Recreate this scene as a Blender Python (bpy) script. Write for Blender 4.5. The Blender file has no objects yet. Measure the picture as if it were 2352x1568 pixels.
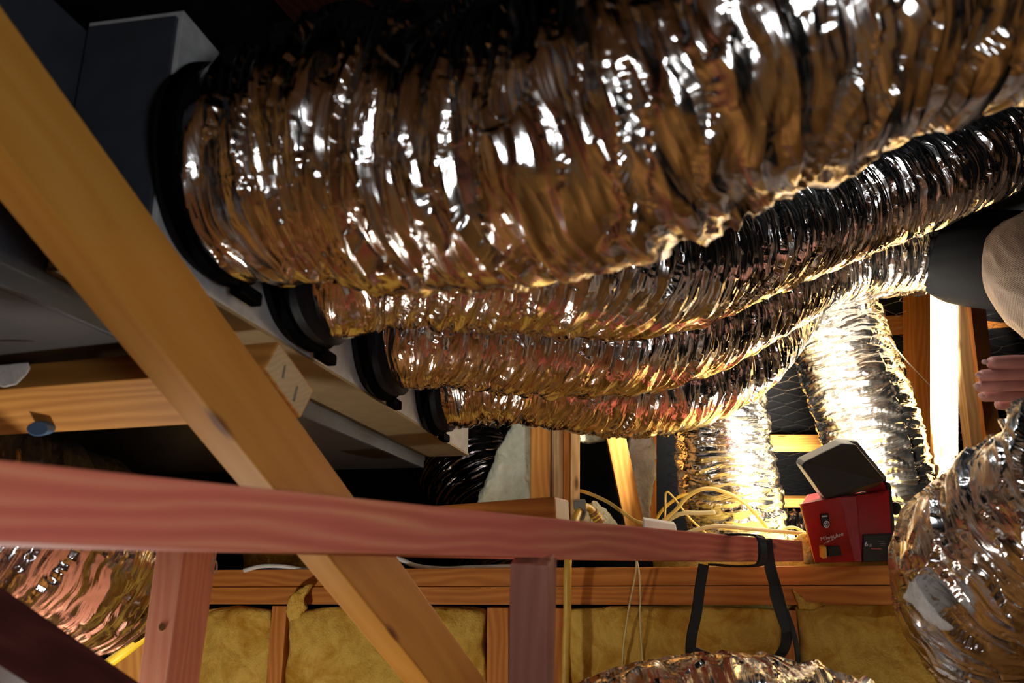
import bpy, bmesh, math, random
import numpy as np
from mathutils import Vector, Matrix

sc = bpy.context.scene
COL = sc.collection
random.seed(7)

# ------------------------------------------------------------------ camera
FPX = 1829.0; W, H = 2352, 1568
TH = math.radians(15.96); YA = math.radians(10)
F = np.array([-math.sin(YA)*math.cos(TH), math.cos(YA)*math.cos(TH), math.sin(TH)])
R = np.array([math.cos(YA), math.sin(YA), 0.0])
U = np.cross(R, F)
ZC = 1.5                                   # eye height above the floor
CAM = np.array([0, 0, ZC])
cd = bpy.data.cameras.new('camera'); cam = bpy.data.objects.new('camera', cd); COL.objects.link(cam)
cam.matrix_world = Matrix([[R[0], U[0], -F[0], 0], [R[1], U[1], -F[1], 0], [R[2], U[2], -F[2], ZC], [0, 0, 0, 1]])
cd.sensor_width = 36; cd.lens = FPX/W*36; cd.clip_start = 0.02
cd.dof.use_dof = True; cd.dof.focus_distance = 1.9; cd.dof.aperture_fstop = 5.6
sc.camera = cam

# ------------------------------------------------------------------ world, exposure
wd = bpy.data.worlds.new('world'); sc.world = wd; wd.use_nodes = True
wd.node_tree.nodes['Background'].inputs[0].default_value = (1.0, 0.8, 0.6, 1)
wd.node_tree.nodes['Background'].inputs[1].default_value = 0.0
sc.view_settings.view_transform = 'Standard'; sc.view_settings.look = 'None'
sc.view_settings.exposure = 0.0; sc.view_settings.gamma = 1; sc.view_settings.use_curve_mapping = False
sc.cycles.use_denoising = True
sc.cycles.sample_clamp_indirect = 6
sc.cycles.use_adaptive_sampling = True; sc.cycles.adaptive_threshold = 0.03
sc.cycles.max_bounces = 6; sc.cycles.diffuse_bounces = 3; sc.cycles.glossy_bounces = 4
sc.cycles.caustics_reflective = True

def P(x, y, d):
    """point seen at pixel x, y of the 2352 x 1568 frame, d metres along the view axis"""
    return CAM + d*(F + R*(x-1176)/FPX + U*(784-y)/FPX)
def dX(x, y, X): return X/(P(x, y, 1.0)-CAM)[0]
def ray(x, y): return P(x, y, 1.0) - CAM
def PY(x, y, Y): r = ray(x, y); return CAM + r*Y/r[1]
def PX(x, y, X): r = ray(x, y); return CAM + r*X/r[0]
def PZ(x, y, z): r = ray(x, y); return CAM + r*(z-ZC)/r[2]
def proj(p): q = np.asarray(p)-CAM; return np.array([1176+FPX*(q@R)/(q@F), 784-FPX*(q@U)/(q@F)])

# ------------------------------------------------------------------ lights
def area(name, loc, aim, size, power, col, shape='DISK', sy=None, spread=None):
    l = bpy.data.lights.new(name, 'AREA'); l.shape = shape; l.size = size
    if sy: l.size_y = sy
    if spread: l.spread = math.radians(spread)
    l.energy = power; l.color = col
    o = bpy.data.objects.new(name, l); COL.objects.link(o); o.location = loc
    o.rotation_euler = (Vector(aim)-Vector(loc)).to_track_quat('-Z', 'Y').to_euler()
    return o
def point(name, loc, rad, power, col):
    l = bpy.data.lights.new(name, 'POINT'); l.shadow_soft_size = rad; l.energy = power; l.color = col
    o = bpy.data.objects.new(name, l); COL.objects.link(o); o.location = loc
    return o
COOL = (0.92, 0.96, 1.0)
# a second work light low on the right behind the camera, and one hung above the ducts
point('work_light_low', (0.29, -0.10, ZC+0.00), 0.12, 11.5, COOL)
area('work_light_high', tuple(P(1700, 150, 1.45)), tuple(P(2000, 500, 2.0)), .14, 9, COOL)
point('work_light_left', (-.98, 1.12, ZC-0.58), 0.05, 17, (1.0, .95, .86))

# ------------------------------------------------------------------ node helpers
class NT:
    def __init__(s, name):
        s.m = bpy.data.materials.new(name); s.m.use_nodes = True
        s.t = s.m.node_tree; s.b = s.t.nodes['Principled BSDF']; s.out = s.t.nodes['Material Output']
    def n(s, kind, **kw):
        x = s.t.nodes.new(kind)
        for k, v in kw.items():
            if k in x.inputs: x.inputs[k].default_value = v
            else: setattr(x, k, v)
        return x
    def l(s, a, b): s.t.links.new(a, b)
    def ramp(s, fac, stops):
        r = s.n('ShaderNodeValToRGB')
        while len(r.color_ramp.elements) < len(stops): r.color_ramp.elements.new(0.5)
        for e, (p, c) in zip(r.color_ramp.elements, stops): e.position = p; e.color = (*c, 1)
        s.l(fac, r.inputs[0]); return r.outputs[0]
    def mapping(s, vec, scale, loc=None):
        m = s.n('ShaderNodeMapping'); m.inputs['Scale'].default_value = scale
        s.l(vec, m.inputs[0])
        if loc is not None: s.l(loc, m.inputs['Location'])
        return m.outputs[0]
def simple(name, col, rough=0.5, metal=0.0, spec=0.5, bump=0, bscale=200, coat=0):
    k = NT(name); k.b.inputs['Base Color'].default_value = (*col, 1)
    k.b.inputs['Roughness'].default_value = rough; k.b.inputs['Metallic'].default_value = metal
    k.b.inputs['Specular IOR Level'].default_value = spec
    k.b.inputs['Coat Weight'].default_value = coat
    tc = k.n('ShaderNodeTexCoord'); nz = k.n('ShaderNodeTexNoise', Scale=bscale*0.12, Detail=4.0)
    k.l(tc.outputs['Object'], nz.inputs['Vector'])
    c = np.array(col)
    k.l(k.ramp(nz.outputs['Fac'], [(0.3, tuple(c*0.86)), (0.7, tuple(np.minimum(c*1.1, 1)))]), k.b.inputs['Base Color'])
    if bump:
        nb = k.n('ShaderNodeTexNoise', Scale=float(bscale), Detail=3.0); k.l(tc.outputs['Object'], nb.inputs['Vector'])
        bp = k.n('ShaderNodeBump', Strength=bump, Distance=0.002)
        k.l(nb.outputs['Fac'], bp.inputs['Height']); k.l(bp.outputs[0], k.b.inputs['Normal'])
    return k.m
def wood(name, dark, mid, light, stain=None, knots=True, ring=22.0, contrast=0.30, warp_amp=0.06):
    """sawn timber, grain along the local X axis"""
    k = NT(name)
    tc = k.n('ShaderNodeTexCoord'); oi = k.n('ShaderNodeObjectInfo')
    mul = k.n('ShaderNodeMath', operation='MULTIPLY'); mul.inputs[1].default_value = 37.0
    k.l(oi.outputs['Random'], mul.inputs[0])
    cmb = k.n('ShaderNodeCombineXYZ')
    for i in range(3): k.l(mul.outputs[0], cmb.inputs[i])
    v = k.mapping(tc.outputs['Object'], (1, 1, 1), cmb.outputs[0])
    # knots bend the grain
    v2 = k.mapping(v, (2.2, 9, 9))
    warp = k.n('ShaderNodeTexNoise', Scale=1.0, Detail=2.0); k.l(v2, warp.inputs['Vector'])
    wm = k.n('ShaderNodeMath', operation='MULTIPLY'); wm.inputs[1].default_value = warp_amp; k.l(warp.outputs['Fac'], wm.inputs[0])
    add = k.n('ShaderNodeVectorMath', operation='ADD'); k.l(v, add.inputs[0])
    wc = k.n('ShaderNodeCombineXYZ'); k.l(wm.outputs[0], wc.inputs[1]); k.l(wm.outputs[0], wc.inputs[2]); k.l(wc.outputs[0], add.inputs[1])
    vw = k.mapping(add.outputs[0], (0.25, 1, 1))
    wave = k.n('ShaderNodeTexWave', wave_type='RINGS', rings_direction='X', Scale=ring, Distortion=1.2, Detail=2.0)
    wave.inputs['Detail Scale'].default_value = 1.3
    k.l(vw, wave.inputs['Vector'])
    vf = k.mapping(v, (6, 260, 260)); fine = k.n('ShaderNodeTexNoise', Scale=1.0, Detail=3.0); k.l(vf, fine.inputs['Vector'])
    vb = k.mapping(v, (1.5, 14, 14)); big = k.n('ShaderNodeTexNoise', Scale=1.0, Detail=3.0); k.l(vb, big.inputs['Vector'])
    mix = k.n('ShaderNodeMath', operation='MULTIPLY_ADD'); mix.inputs[1].default_value = contrast
    k.l(wave.outputs['Fac'], mix.inputs[0])
    m2 = k.n('ShaderNodeMath', operation='MULTIPLY_ADD'); m2.inputs[1].default_value = 0.22
    k.l(fine.outputs['Fac'], m2.inputs[0])
    m3 = k.n('ShaderNodeMath', operation='MULTIPLY'); m3.inputs[1].default_value = 0.45; k.l(big.outputs['Fac'], m3.inputs[0])
    k.l(m3.outputs[0], m2.inputs[2]); k.l(m2.outputs[0], mix.inputs[2])
    col = k.ramp(mix.outputs[0], [(0.15, light), (0.42, mid), (0.85, dark)])
    if stain:
        vs = k.mapping(v, (3, 10, 10)); sn = k.n('ShaderNodeTexNoise', Scale=1.0, Detail=3.0); k.l(vs, sn.inputs['Vector'])
        mm = k.n('ShaderNodeMix', data_type='RGBA'); sr = k.ramp(sn.outputs['Fac'], [(0.4, (0, 0, 0)), (0.62, (1, 1, 1))])
        sm = k.n('ShaderNodeMath', operation='MULTIPLY'); sm.inputs[1].default_value = .6; k.l(sr, sm.inputs[0]); k.l(sm.outputs[0], mm.inputs[0]); k.l(col, mm.inputs[6]); mm.inputs[7].default_value = (*stain, 1)
        col = mm.outputs[2]
    if knots:
        vk = k.mapping(v, (5, 16, 16)); vo = k.n('ShaderNodeTexVoronoi', Scale=1.0); k.l(vk, vo.inputs['Vector'])
        kr = k.ramp(vo.outputs['Distance'], [(0.07, (1, 1, 1)), (0.15, (0, 0, 0))])
        mk = k.n('ShaderNodeMix', data_type='RGBA'); k.l(kr, mk.inputs[0]); k.l(col, mk.inputs[6])
        mk.inputs[7].default_value = (dark[0]*0.45, dark[1]*0.4, dark[2]*0.4, 1); col = mk.outputs[2]
    k.l(col, k.b.inputs['Base Color']); k.b.inputs['Roughness'].default_value = 0.55
    k.b.inputs['Specular IOR Level'].default_value = 0.12
    bp = k.n('ShaderNodeBump', Strength=0.25, Distance=0.001); k.l(mix.outputs[0], bp.inputs['Height']); k.l(bp.outputs[0], k.b.inputs['Normal'])
    return k.m
def foil(name, col=(0.95, 0.92, 0.89), rough=0.12, fine=1.0):
    """crinkled aluminised film; 'rest' holds the unrolled duct, Z along its length"""
    k = NT(name); k.b.inputs['Metallic'].default_value = 1.0
    k.b.inputs['Base Color'].default_value = (*col, 1)
    at = k.n('ShaderNodeAttribute', attribute_name='rest'); nrm = None
    wz = k.n('ShaderNodeTexNoise', Scale=12.0, Detail=1.0); k.l(at.outputs['Vector'], wz.inputs['Vector'])
    sv = k.n('ShaderNodeVectorMath', operation='SCALE'); sv.inputs['Scale'].default_value = 0.03; k.l(wz.outputs['Color'], sv.inputs[0])
    ad = k.n('ShaderNodeVectorMath', operation='ADD'); k.l(at.outputs['Vector'], ad.inputs[0]); k.l(sv.outputs[0], ad.inputs[1])
    for kind, scale, dist, st in (('v', (4.5, 4.5, 52), .0085, .8), ('v', (14, 14, 120), .0030, .7), ('n', (5, 5, 130), .0032, .6)):
        v = k.mapping(ad.outputs[0], scale)
        if kind == 'v': x = k.n('ShaderNodeTexVoronoi', Scale=1.0, feature='F1'); h = x.outputs['Distance']
        else: x = k.n('ShaderNodeTexNoise', Scale=1.0, Detail=5.0, Roughness=0.6); h = x.outputs['Fac']
        k.l(v, x.inputs['Vector'])
        bp = k.n('ShaderNodeBump', Strength=st*fine, Distance=dist); k.l(h, bp.inputs['Height'])
        if nrm: k.l(nrm, bp.inputs['Normal'])
        nrm = bp.outputs[0]
    k.l(nrm, k.b.inputs['Normal'])
    n3 = k.n('ShaderNodeTexNoise', Scale=9.0, Detail=2.0); k.l(at.outputs['Vector'], n3.inputs['Vector'])
    mr = k.n('ShaderNodeMapRange'); mr.inputs['To Min'].default_value = rough*0.6; mr.inputs['To Max'].default_value = rough*1.6
    k.l(n3.outputs['Fac'], mr.inputs[0]); k.l(mr.outputs[0], k.b.inputs['Roughness'])
    return k.m
def fluff(name, c0, c1, scale=14, bump=0.8):
    k = NT(name); tc = k.n('ShaderNodeTexCoord')
    n1 = k.n('ShaderNodeTexNoise', Scale=float(scale), Detail=6.0, Roughness=0.65, Distortion=0.7); k.l(tc.outputs['Object'], n1.inputs['Vector'])
    n2 = k.n('ShaderNodeTexNoise', Scale=scale*14.0, Detail=4.0); k.l(tc.outputs['Object'], n2.inputs['Vector'])
    k.l(k.ramp(n1.outputs['Fac'], [(0.36, c0), (0.6, c1)]), k.b.inputs['Base Color'])
    k.b.inputs['Roughness'].default_value = 0.95; k.b.inputs['Specular IOR Level'].default_value = 0.05
    bp = k.n('ShaderNodeBump', Strength=bump, Distance=0.004); k.l(n2.outputs['Fac'], bp.inputs['Height']); k.l(bp.outputs[0], k.b.inputs['Normal'])
    return k.m

M = {}
M['pine'] = wood('pine', (0.42, 0.165, 0.035), (0.62, 0.275, 0.06), (0.74, 0.39, 0.11))
M['brace_pine'] = wood('brace_pine', (0.46, 0.18, 0.030), (0.62, 0.27, 0.042), (0.68, 0.32, 0.065), ring=12, contrast=.16)
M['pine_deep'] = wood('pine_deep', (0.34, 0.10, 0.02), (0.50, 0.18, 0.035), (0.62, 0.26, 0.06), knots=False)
M['pine_pale_lit'] = wood('pine_pale_lit', (0.50, 0.27, 0.10), (0.74, 0.48, 0.22), (0.85, 0.62, 0.33))  # paler copy of pine; carries the lamp light on the rear posts
M['red_pine'] = wood('red_pine', (0.60, 0.14, 0.08), (0.80, 0.24, 0.13), (0.88, 0.40, 0.20), stain=(0.78, 0.16, 0.13), contrast=.42, ring=34, warp_amp=.03)
M['pink_pine'] = wood('pink_pine', (0.56, 0.17, 0.10), (0.74, 0.27, 0.16), (0.82, 0.37, 0.23), contrast=.2)
M['grey_pine'] = wood('grey_pine', (0.46, 0.18, 0.12), (0.64, 0.28, 0.19), (0.74, 0.38, 0.26), stain=(0.30, 0.13, 0.10), contrast=.3)
M['dark_shaded_pine'] = wood('dark_shaded_pine', (0.05, 0.012, 0.01), (0.09, 0.022, 0.018), (0.14, 0.04, 0.03), knots=False)  # also carries the corner beam's shade in its colour; rafters are dark themselves
M['end_grain'] = wood('end_grain', (0.40, 0.26, 0.12), (0.62, 0.46, 0.24), (0.72, 0.58, 0.34), knots=False, ring=45, contrast=.15)
M['foil'] = foil('foil')
M['foil_near'] = foil('foil_near', rough=0.13, fine=0.9)
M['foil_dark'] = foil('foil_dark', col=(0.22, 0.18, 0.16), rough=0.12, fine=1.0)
M['black_rubber'] = simple('black_rubber', (0.006, 0.006, 0.007), 0.5, spec=.12, bump=0.3, bscale=60)
M['black_tape'] = simple('black_tape', (0.002, 0.002, 0.0022), 0.5, spec=.03, bump=0.2, bscale=40)
M['black_tape'].node_tree.nodes['Principled BSDF'].inputs['IOR'].default_value = 1.12
M['galv'] = simple('galvanised', (0.72, 0.72, 0.72), 0.42, metal=0.35, bump=0.12, bscale=500)
M['galv_brown'] = simple('galvanised_trim', (0.26, 0.19, 0.10), 0.5, metal=0.3)
M['panel'] = simple('painted_panel', (0.055, 0.06, 0.075), 0.45, metal=0.2)
M['unit_black'] = simple('unit_black', (0.022, 0.02, 0.02), 0.45, bump=0.3, bscale=30)
M['underlay'] = simple('roof_underlay', (0.008, 0.008, 0.009), 0.9, spec=0.1, bump=0.3, bscale=40)
M['cable'] = simple('cable_yellow', (0.72, 0.50, 0.12), 0.4)
M['cable_pale'] = simple('cable_pale', (0.70, 0.58, 0.28), 0.4)
M['hose'] = simple('hose_yellow', (0.85, 0.58, 0.03), 0.35)
M['hose_old'] = simple('hose_ochre', (0.62, 0.38, 0.05), 0.4)
M['white'] = simple('white_plastic', (0.72, 0.70, 0.66), 0.35)
M['grey_plastic'] = simple('grey_plastic', (0.16, 0.16, 0.15), 0.4)
M['brown_plastic'] = simple('brown_plastic', (0.25, 0.10, 0.02), 0.4)
M['red'] = simple('red_plastic', (0.30, 0.004, 0.008), 0.28, coat=0.3)
M['red_facet'] = simple('red_facet', (0.42, 0.06, 0.08), 0.5)
M['black'] = simple('black_plastic', (0.012, 0.011, 0.011), 0.45)
M['rim'] = simple('rim_grey', (0.10, 0.10, 0.09), 0.5)
M['amber'] = simple('amber_tab_lit_edge', (0.85, 0.40, 0.04), 0.4)  # tab plastic; the same orange stands in for the housing's lit edge
M['print_white'] = simple('print_white', (0.75, 0.75, 0.75), 0.5)
M['print_red'] = simple('print_red', (0.6, 0.05, 0.05), 0.5)
M['strap'] = simple('strap_black', (0.010, 0.009, 0.009), 0.6, bump=0.3, bscale=300)
M['steel'] = simple('steel_wire', (0.7, 0.7, 0.7), 0.3, metal=1)
M['blue'] = simple('blue_plastic', (0.10, 0.2, 0.36), 0.3)
M['skin'] = simple('skin', (0.42, 0.16, 0.12), 0.5, bump=0.15, bscale=150)
M['cuff'] = simple('cuff_fabric', (0.03, 0.03, 0.035), 0.9)
M['nail'] = simple('fingernail', (0.62, 0.34, 0.28), 0.3)
M['batt'] = fluff('yellow_insulation', (0.44, 0.22, 0.025), (0.68, 0.44, 0.09))
M['batt_lit'] = fluff('lamp_lit_yellow_insulation', (0.72, 0.50, 0.09), (0.90, 0.72, 0.24))  # paler copy of the wall batt yellow, lamp light put into the colour
M['poly'] = fluff('white_insulation', (0.62, 0.62, 0.44), (0.78, 0.78, 0.60), scale=10, bump=0.4)
M['poly_grey'] = fluff('grey_white_insulation', (0.50, 0.48, 0.45), (0.70, 0.68, 0.66), scale=18, bump=0.4)
M['floor'] = fluff('floor_boards', (0.30, 0.16, 0.05), (0.55, 0.33, 0.12), scale=3, bump=0.2)
def framed(name, wood_c, dark_c, scale, width):
    k = NT(name); tc = k.n('ShaderNodeTexCoord'); nz = k.n('ShaderNodeTexNoise', Scale=3.0, Detail=4.0)
    v = k.mapping(tc.outputs['Object'], scale)
    br = k.n('ShaderNodeTexBrick', Scale=1.0); br.inputs['Mortar Size'].default_value = width
    br.inputs['Mortar Smooth'].default_value = 0.0; br.offset = 0.0
    k.l(v, br.inputs['Vector']); k.l(tc.outputs['Object'], nz.inputs['Vector'])
    mx = k.n('ShaderNodeMix', data_type='RGBA'); k.l(br.outputs['Fac'], mx.inputs[0]); mx.inputs[6].default_value = (*dark_c, 1)
    k.l(k.ramp(nz.outputs['Fac'], [(.3, tuple(np.array(wood_c)*.7)), (.7, wood_c)]), mx.inputs[7]); k.l(mx.outputs[2], k.b.inputs['Base Color'])
    k.b.inputs['Roughness'].default_value = .8
    return k.m
M['framed'] = framed('framed_wall', (0.30, 0.12, 0.025), (0.012, 0.010, 0.010), (1.2, 1, 1.0), .08)
M['framed_floor'] = framed('joisted_floor', (0.50, 0.22, 0.04), (0.045, 0.02, 0.005), (1.6, 1.2, 1), .10)
def woven():
    k = NT('woven_sleeve'); at = k.n('ShaderNodeAttribute', attribute_name='rest')
    ch = []
    for ax, sc_ in ((0, 0), (2, 0)):
        pass
    v = k.mapping(at.outputs['Vector'], (1, 1, 1)); sep = k.n('ShaderNodeSeparateXYZ'); k.l(v, sep.inputs[0])
    uvn = k.n('ShaderNodeUVMap'); su = k.n('ShaderNodeSeparateXYZ'); k.l(uvn.outputs[0], su.inputs[0])
    outs = []
    for i, fr in ((0, 1500.0), (1, 1500.0)):
        m = k.n('ShaderNodeMath', operation='MULTIPLY'); m.inputs[1].default_value = fr; k.l(su.outputs[i], m.inputs[0])
        s = k.n('ShaderNodeMath', operation='SINE'); k.l(m.outputs[0], s.inputs[0]); outs.append(s.outputs[0])
    mx = k.n('ShaderNodeMath', operation='MAXIMUM'); k.l(outs[0], mx.inputs[0]); k.l(outs[1], mx.inputs[1])
    k.l(k.ramp(mx.outputs[0], [(0.2, (0.025, 0.015, 0.01)), (0.8, (0.045, 0.024, 0.013))]), k.b.inputs['Base Color'])
    k.b.inputs['Metallic'].default_value = 0.1; k.b.inputs['Roughness'].default_value = 0.5; k.b.inputs['IOR'].default_value = 1.2
    bp = k.n('ShaderNodeBump', Strength=0.5, Distance=0.001); k.l(mx.outputs[0], bp.inputs['Height']); k.l(bp.outputs[0], k.b.inputs['Normal'])
    return k.m
M['woven'] = woven()
def clear():
    k = NT('clear_plastic'); k.b.inputs['Base Color'].default_value = (0.85, 0.87, 0.88, 1)
    k.b.inputs['Transmission Weight'].default_value = 0.75; k.b.inputs['Roughness'].default_value = 0.12
    return k.m
M['clear'] = clear()
def emit(name, col, s):
    k = NT(name); k.b.inputs['Emission Color'].default_value = (*col, 1); k.b.inputs['Emission Strength'].default_value = s
    k.b.inputs['Base Color'].default_value = (0.8, 0.8, 0.8, 1); return k.m
M['led'] = emit('led_panel', (1.0, 0.93, 0.80), 60.0)

# ------------------------------------------------------------------ object helpers
def tag(o, label, cat, group=None, kind=None):
    if label: o['label'] = label
    if cat: o['category'] = cat
    if group: o['group'] = group
    if kind: o['kind'] = kind
    return o
def empty(name, loc, label, cat, group=None):
    o = bpy.data.objects.new(name, None); COL.objects.link(o); o.location = Vector(loc)
    o.empty_display_size = 0.05
    return tag(o, label, cat, group)
def link(name, me, mat, parent=None, mw=None):
    o = bpy.data.objects.new(name, me); COL.objects.link(o)
    for mm in (mat if isinstance(mat, (list, tuple)) else [mat]): me.materials.append(mm)
    if mw is not None: o.matrix_world = mw
    if parent is not None:
        o.parent = parent
        o.matrix_parent_inverse = Matrix.LocRotScale(parent.location, parent.rotation_euler, parent.scale).inverted() if parent.type == 'EMPTY' else parent.matrix_world.inverted()
    return o
def mesh(name, verts, faces, mat, parent=None, smooth=False, origin=None, bevel=0):
    verts = np.array([tuple(v) for v in verts], float)
    if origin is None: origin = verts.mean(0)
    me = bpy.data.meshes.new(name); me.from_pydata((verts-origin).tolist(), [], faces)
    bm = bmesh.new(); bm.from_mesh(me)
    bmesh.ops.recalc_face_normals(bm, faces=bm.faces)
    if bevel: bmesh.ops.bevel(bm, geom=bm.edges, offset=bevel, segments=2, affect='EDGES', profile=0.6)
    bm.to_mesh(me); bm.free()
    if smooth: me.polygons.foreach_set('use_smooth', [True]*len(me.polygons))
    return link(name, me, mat, parent, Matrix.Translation(Vector(origin)))
def unit(v): v = np.asarray(v, float); return v/np.linalg.norm(v)
HEX = [(0, 1, 2, 3), (7, 6, 5, 4), (0, 4, 5, 1), (1, 5, 6, 2), (2, 6, 7, 3), (3, 7, 4, 0)]
def beam(name, A, B, d1, w1, d2, w2, mat, parent=None, ext=(0, 0), ends=None, bevel=0.0025, end_mat=None, bow=None):
    """timber whose one long edge runs A->B; w1 along d1, w2 along d2; grain along local X"""
    A = np.asarray(A, float); B = np.asarray(B, float); ax = unit(B-A)
    u = np.asarray(d1, float); u = unit(u-ax*(u@ax)); v = np.asarray(d2, float); v = unit(v-ax*(v@ax)-u*(u@v))
    A = A-ax*ext[0]; B = B+ax*ext[1]; L = np.linalg.norm(B-A)
    offs = [(0, 0), (w1, 0), (w1, w2), (0, w2)]
    sl = [0]*4
    if ends:                               # slide each far corner until it meets a pixel column
        for i, px in enumerate(ends):
            s = 0.0
            for _ in range(12):
                q = B+u*offs[i][0]+v*offs[i][1]+ax*s; e = proj(q)[0]-px
                g = (proj(q+ax*1e-3)[0]-proj(q)[0])/1e-3; s -= e/g
            sl[i] = s
    vs = []; n = 1 if bow is None else 12
    for k in range(n+1):
        t = k/n
        for i, (a, b) in enumerate(offs):
            p = np.array([t*L+(sl[i] if k == n else 0), a, b])
            if bow is not None:
                w = np.array(bow, float)*4*t*(1-t); p = p+np.array([w@ax, w@u, w@v])
            vs.append(p)
    fs = [(3, 2, 1, 0), tuple(4*n+i for i in range(4))]
    for k in range(n):
        for i in range(4): j = (i+1) % 4; fs.append((4*k+i, 4*k+j, 4*k+4+j, 4*k+4+i))
    me = bpy.data.meshes.new(name); me.from_pydata([tuple(x) for x in vs], [], fs)
    bm = bmesh.new(); bm.from_mesh(me); bmesh.ops.recalc_face_normals(bm, faces=bm.faces)
    bm.faces.ensure_lookup_table()
    if end_mat:
        for f_ in bm.faces:
            if len(f_.verts) == 4 and abs(f_.normal.x) > 0.6: f_.material_index = 1
    ed = [e for e in bm.edges if e.calc_face_angle(0) > 0.5]
    if bevel: bmesh.ops.bevel(bm, geom=ed, offset=bevel, segments=2, affect='EDGES', profile=0.6)
    bm.to_mesh(me); bm.free()
    w = np.cross(ax, u)
    if w@v < 0:                            # keep a right-handed frame
        for vv in me.vertices: vv.co.z = -vv.co.z
        me.flip_normals(); v3 = w
    else: v3 = v
    mw = Matrix([[ax[0], u[0], v3[0], A[0]], [ax[1], u[1], v3[1], A[1]], [ax[2], u[2], v3[2], A[2]], [0, 0, 0, 1]])
    return link(name, me, [mat, end_mat] if end_mat else mat, parent, mw)
def box(name, lo, hi, mat, parent=None, bevel=0.002):
    lo = np.array(lo, float); hi = np.array(hi, float); a, b = np.minimum(lo, hi), np.maximum(lo, hi)
    vs = [(a[0], a[1], a[2]), (b[0], a[1], a[2]), (b[0], b[1], a[2]), (a[0], b[1], a[2]),
          (a[0], a[1], b[2]), (b[0], a[1], b[2]), (b[0], b[1], b[2]), (a[0], b[1], b[2])]
    return mesh(name, vs, HEX, mat, parent, bevel=bevel)
def prism(name, pts, d, thick, mat, parent=None, bevel=0.0015, shift=(0, 0)):
    """pixel outline at depth d (one value or one per corner), carried thick metres away from the viewer"""
    ds = d if isinstance(d, (list, tuple)) else [d]*len(pts)
    fr = [P(x, y, dd) for (x, y), dd in zip(pts, ds)]
    off = F*thick+R*shift[0]+U*shift[1]
    n = len(pts); vs = fr+[p+off for p in fr]
    fs = [tuple(range(n)), tuple(range(2*n-1, n-1, -1))]+[(i, (i+1) % n, n+(i+1) % n, n+i) for i in range(n)]
    return mesh(name, vs, fs, mat, parent, bevel=bevel)

# ------------------------------------------------------------------ noise on arrays
rng = np.random.RandomState(3)
PERM = rng.permutation(256).astype(np.int64); PERM = np.concatenate([PERM, PERM, PERM])
GRAD = rng.randn(256, 3); GRAD /= np.linalg.norm(GRAD, axis=1)[:, None]
def noise3(p):
    i = np.floor(p).astype(np.int64); f = p-i; i &= 255
    s = f*f*f*(f*(f*6-15)+10); out = 0
    for dx in (0, 1):
        for dy in (0, 1):
            for dz in (0, 1):
                g = GRAD[PERM[PERM[PERM[(i[:, 0]+dx) & 255]+((i[:, 1]+dy) & 255)]+((i[:, 2]+dz) & 255)]]
                dot = g[:, 0]*(f[:, 0]-dx)+g[:, 1]*(f[:, 1]-dy)+g[:, 2]*(f[:, 2]-dz)
                w = (s[:, 0] if dx else 1-s[:, 0])*(s[:, 1] if dy else 1-s[:, 1])*(s[:, 2] if dz else 1-s[:, 2])
                out = out+dot*w
    return out*1.6
def cell3(p):
    """flat facets: jittered cell planes, F1 distance with a random tilt"""
    i = np.floor(p).astype(np.int64); best = np.full(len(p), 9.0); tilt = np.zeros(len(p))
    for dx in (-1, 0, 1):
        for dy in (-1, 0, 1):
            for dz in (-1, 0, 1):
                c = i+np.array([dx, dy, dz]); h = PERM[PERM[PERM[c[:, 0] & 255]+(c[:, 1] & 255)]+(c[:, 2] & 255)]
                q = c+0.5+GRAD[h]*0.45; dd = p-q; r = np.sqrt((dd**2).sum(1))
                g = GRAD[(h+91) & 255]; t = (dd*g).sum(1)
                m = r < best; best = np.where(m, r, best); tilt = np.where(m, t, tilt)
    return tilt, best

def path(points, step):
    """smooth centre line through (x, y, depth, radius) stations"""
    q = np.array([np.append(P(a, b, c), r) for a, b, c, r in points])
    q = np.vstack([2*q[0]-q[1], q, 2*q[-1]-q[-2]]); out = []
    for k in range(1, len(q)-2):
        p0, p1, p2, p3 = q[k-1:k+3]
        for t in np.linspace(0, 1, 40, endpoint=False):
            out.append(0.5*((2*p1)+(-p0+p2)*t+(2*p0-5*p1+4*p2-p3)*t*t+(-p0+3*p1-3*p2+p3)*t**3))
    out.append(q[-2]); out = np.array(out)
    s = np.concatenate([[0], np.cumsum(np.linalg.norm(np.diff(out[:, :3], axis=0), axis=1))])
    n = max(2, int(s[-1]/step)); ss = np.linspace(0, s[-1], n+1)
    c = np.array([np.interp(ss, s, out[:, k]) for k in range(4)]).T
    return ss, c[:, :3], c[:, 3]
def frames(c):
    t = np.gradient(c, axis=0); t /= np.linalg.norm(t, axis=1)[:, None]
    n = np.zeros_like(c); n0 = np.array([0, 0, 1.0]); n0 = n0-t[0]*(n0@t[0])
    if np.linalg.norm(n0) < 0.2: n0 = np.array([0, 1.0, 0]); n0 = n0-t[0]*(n0@t[0])
    n[0] = unit(n0)
    for k in range(1, len(c)): v = n[k-1]-t[k]*(n[k-1]@t[k]); n[k] = v/np.linalg.norm(v)
    return t, n, np.cross(t, n)
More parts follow.
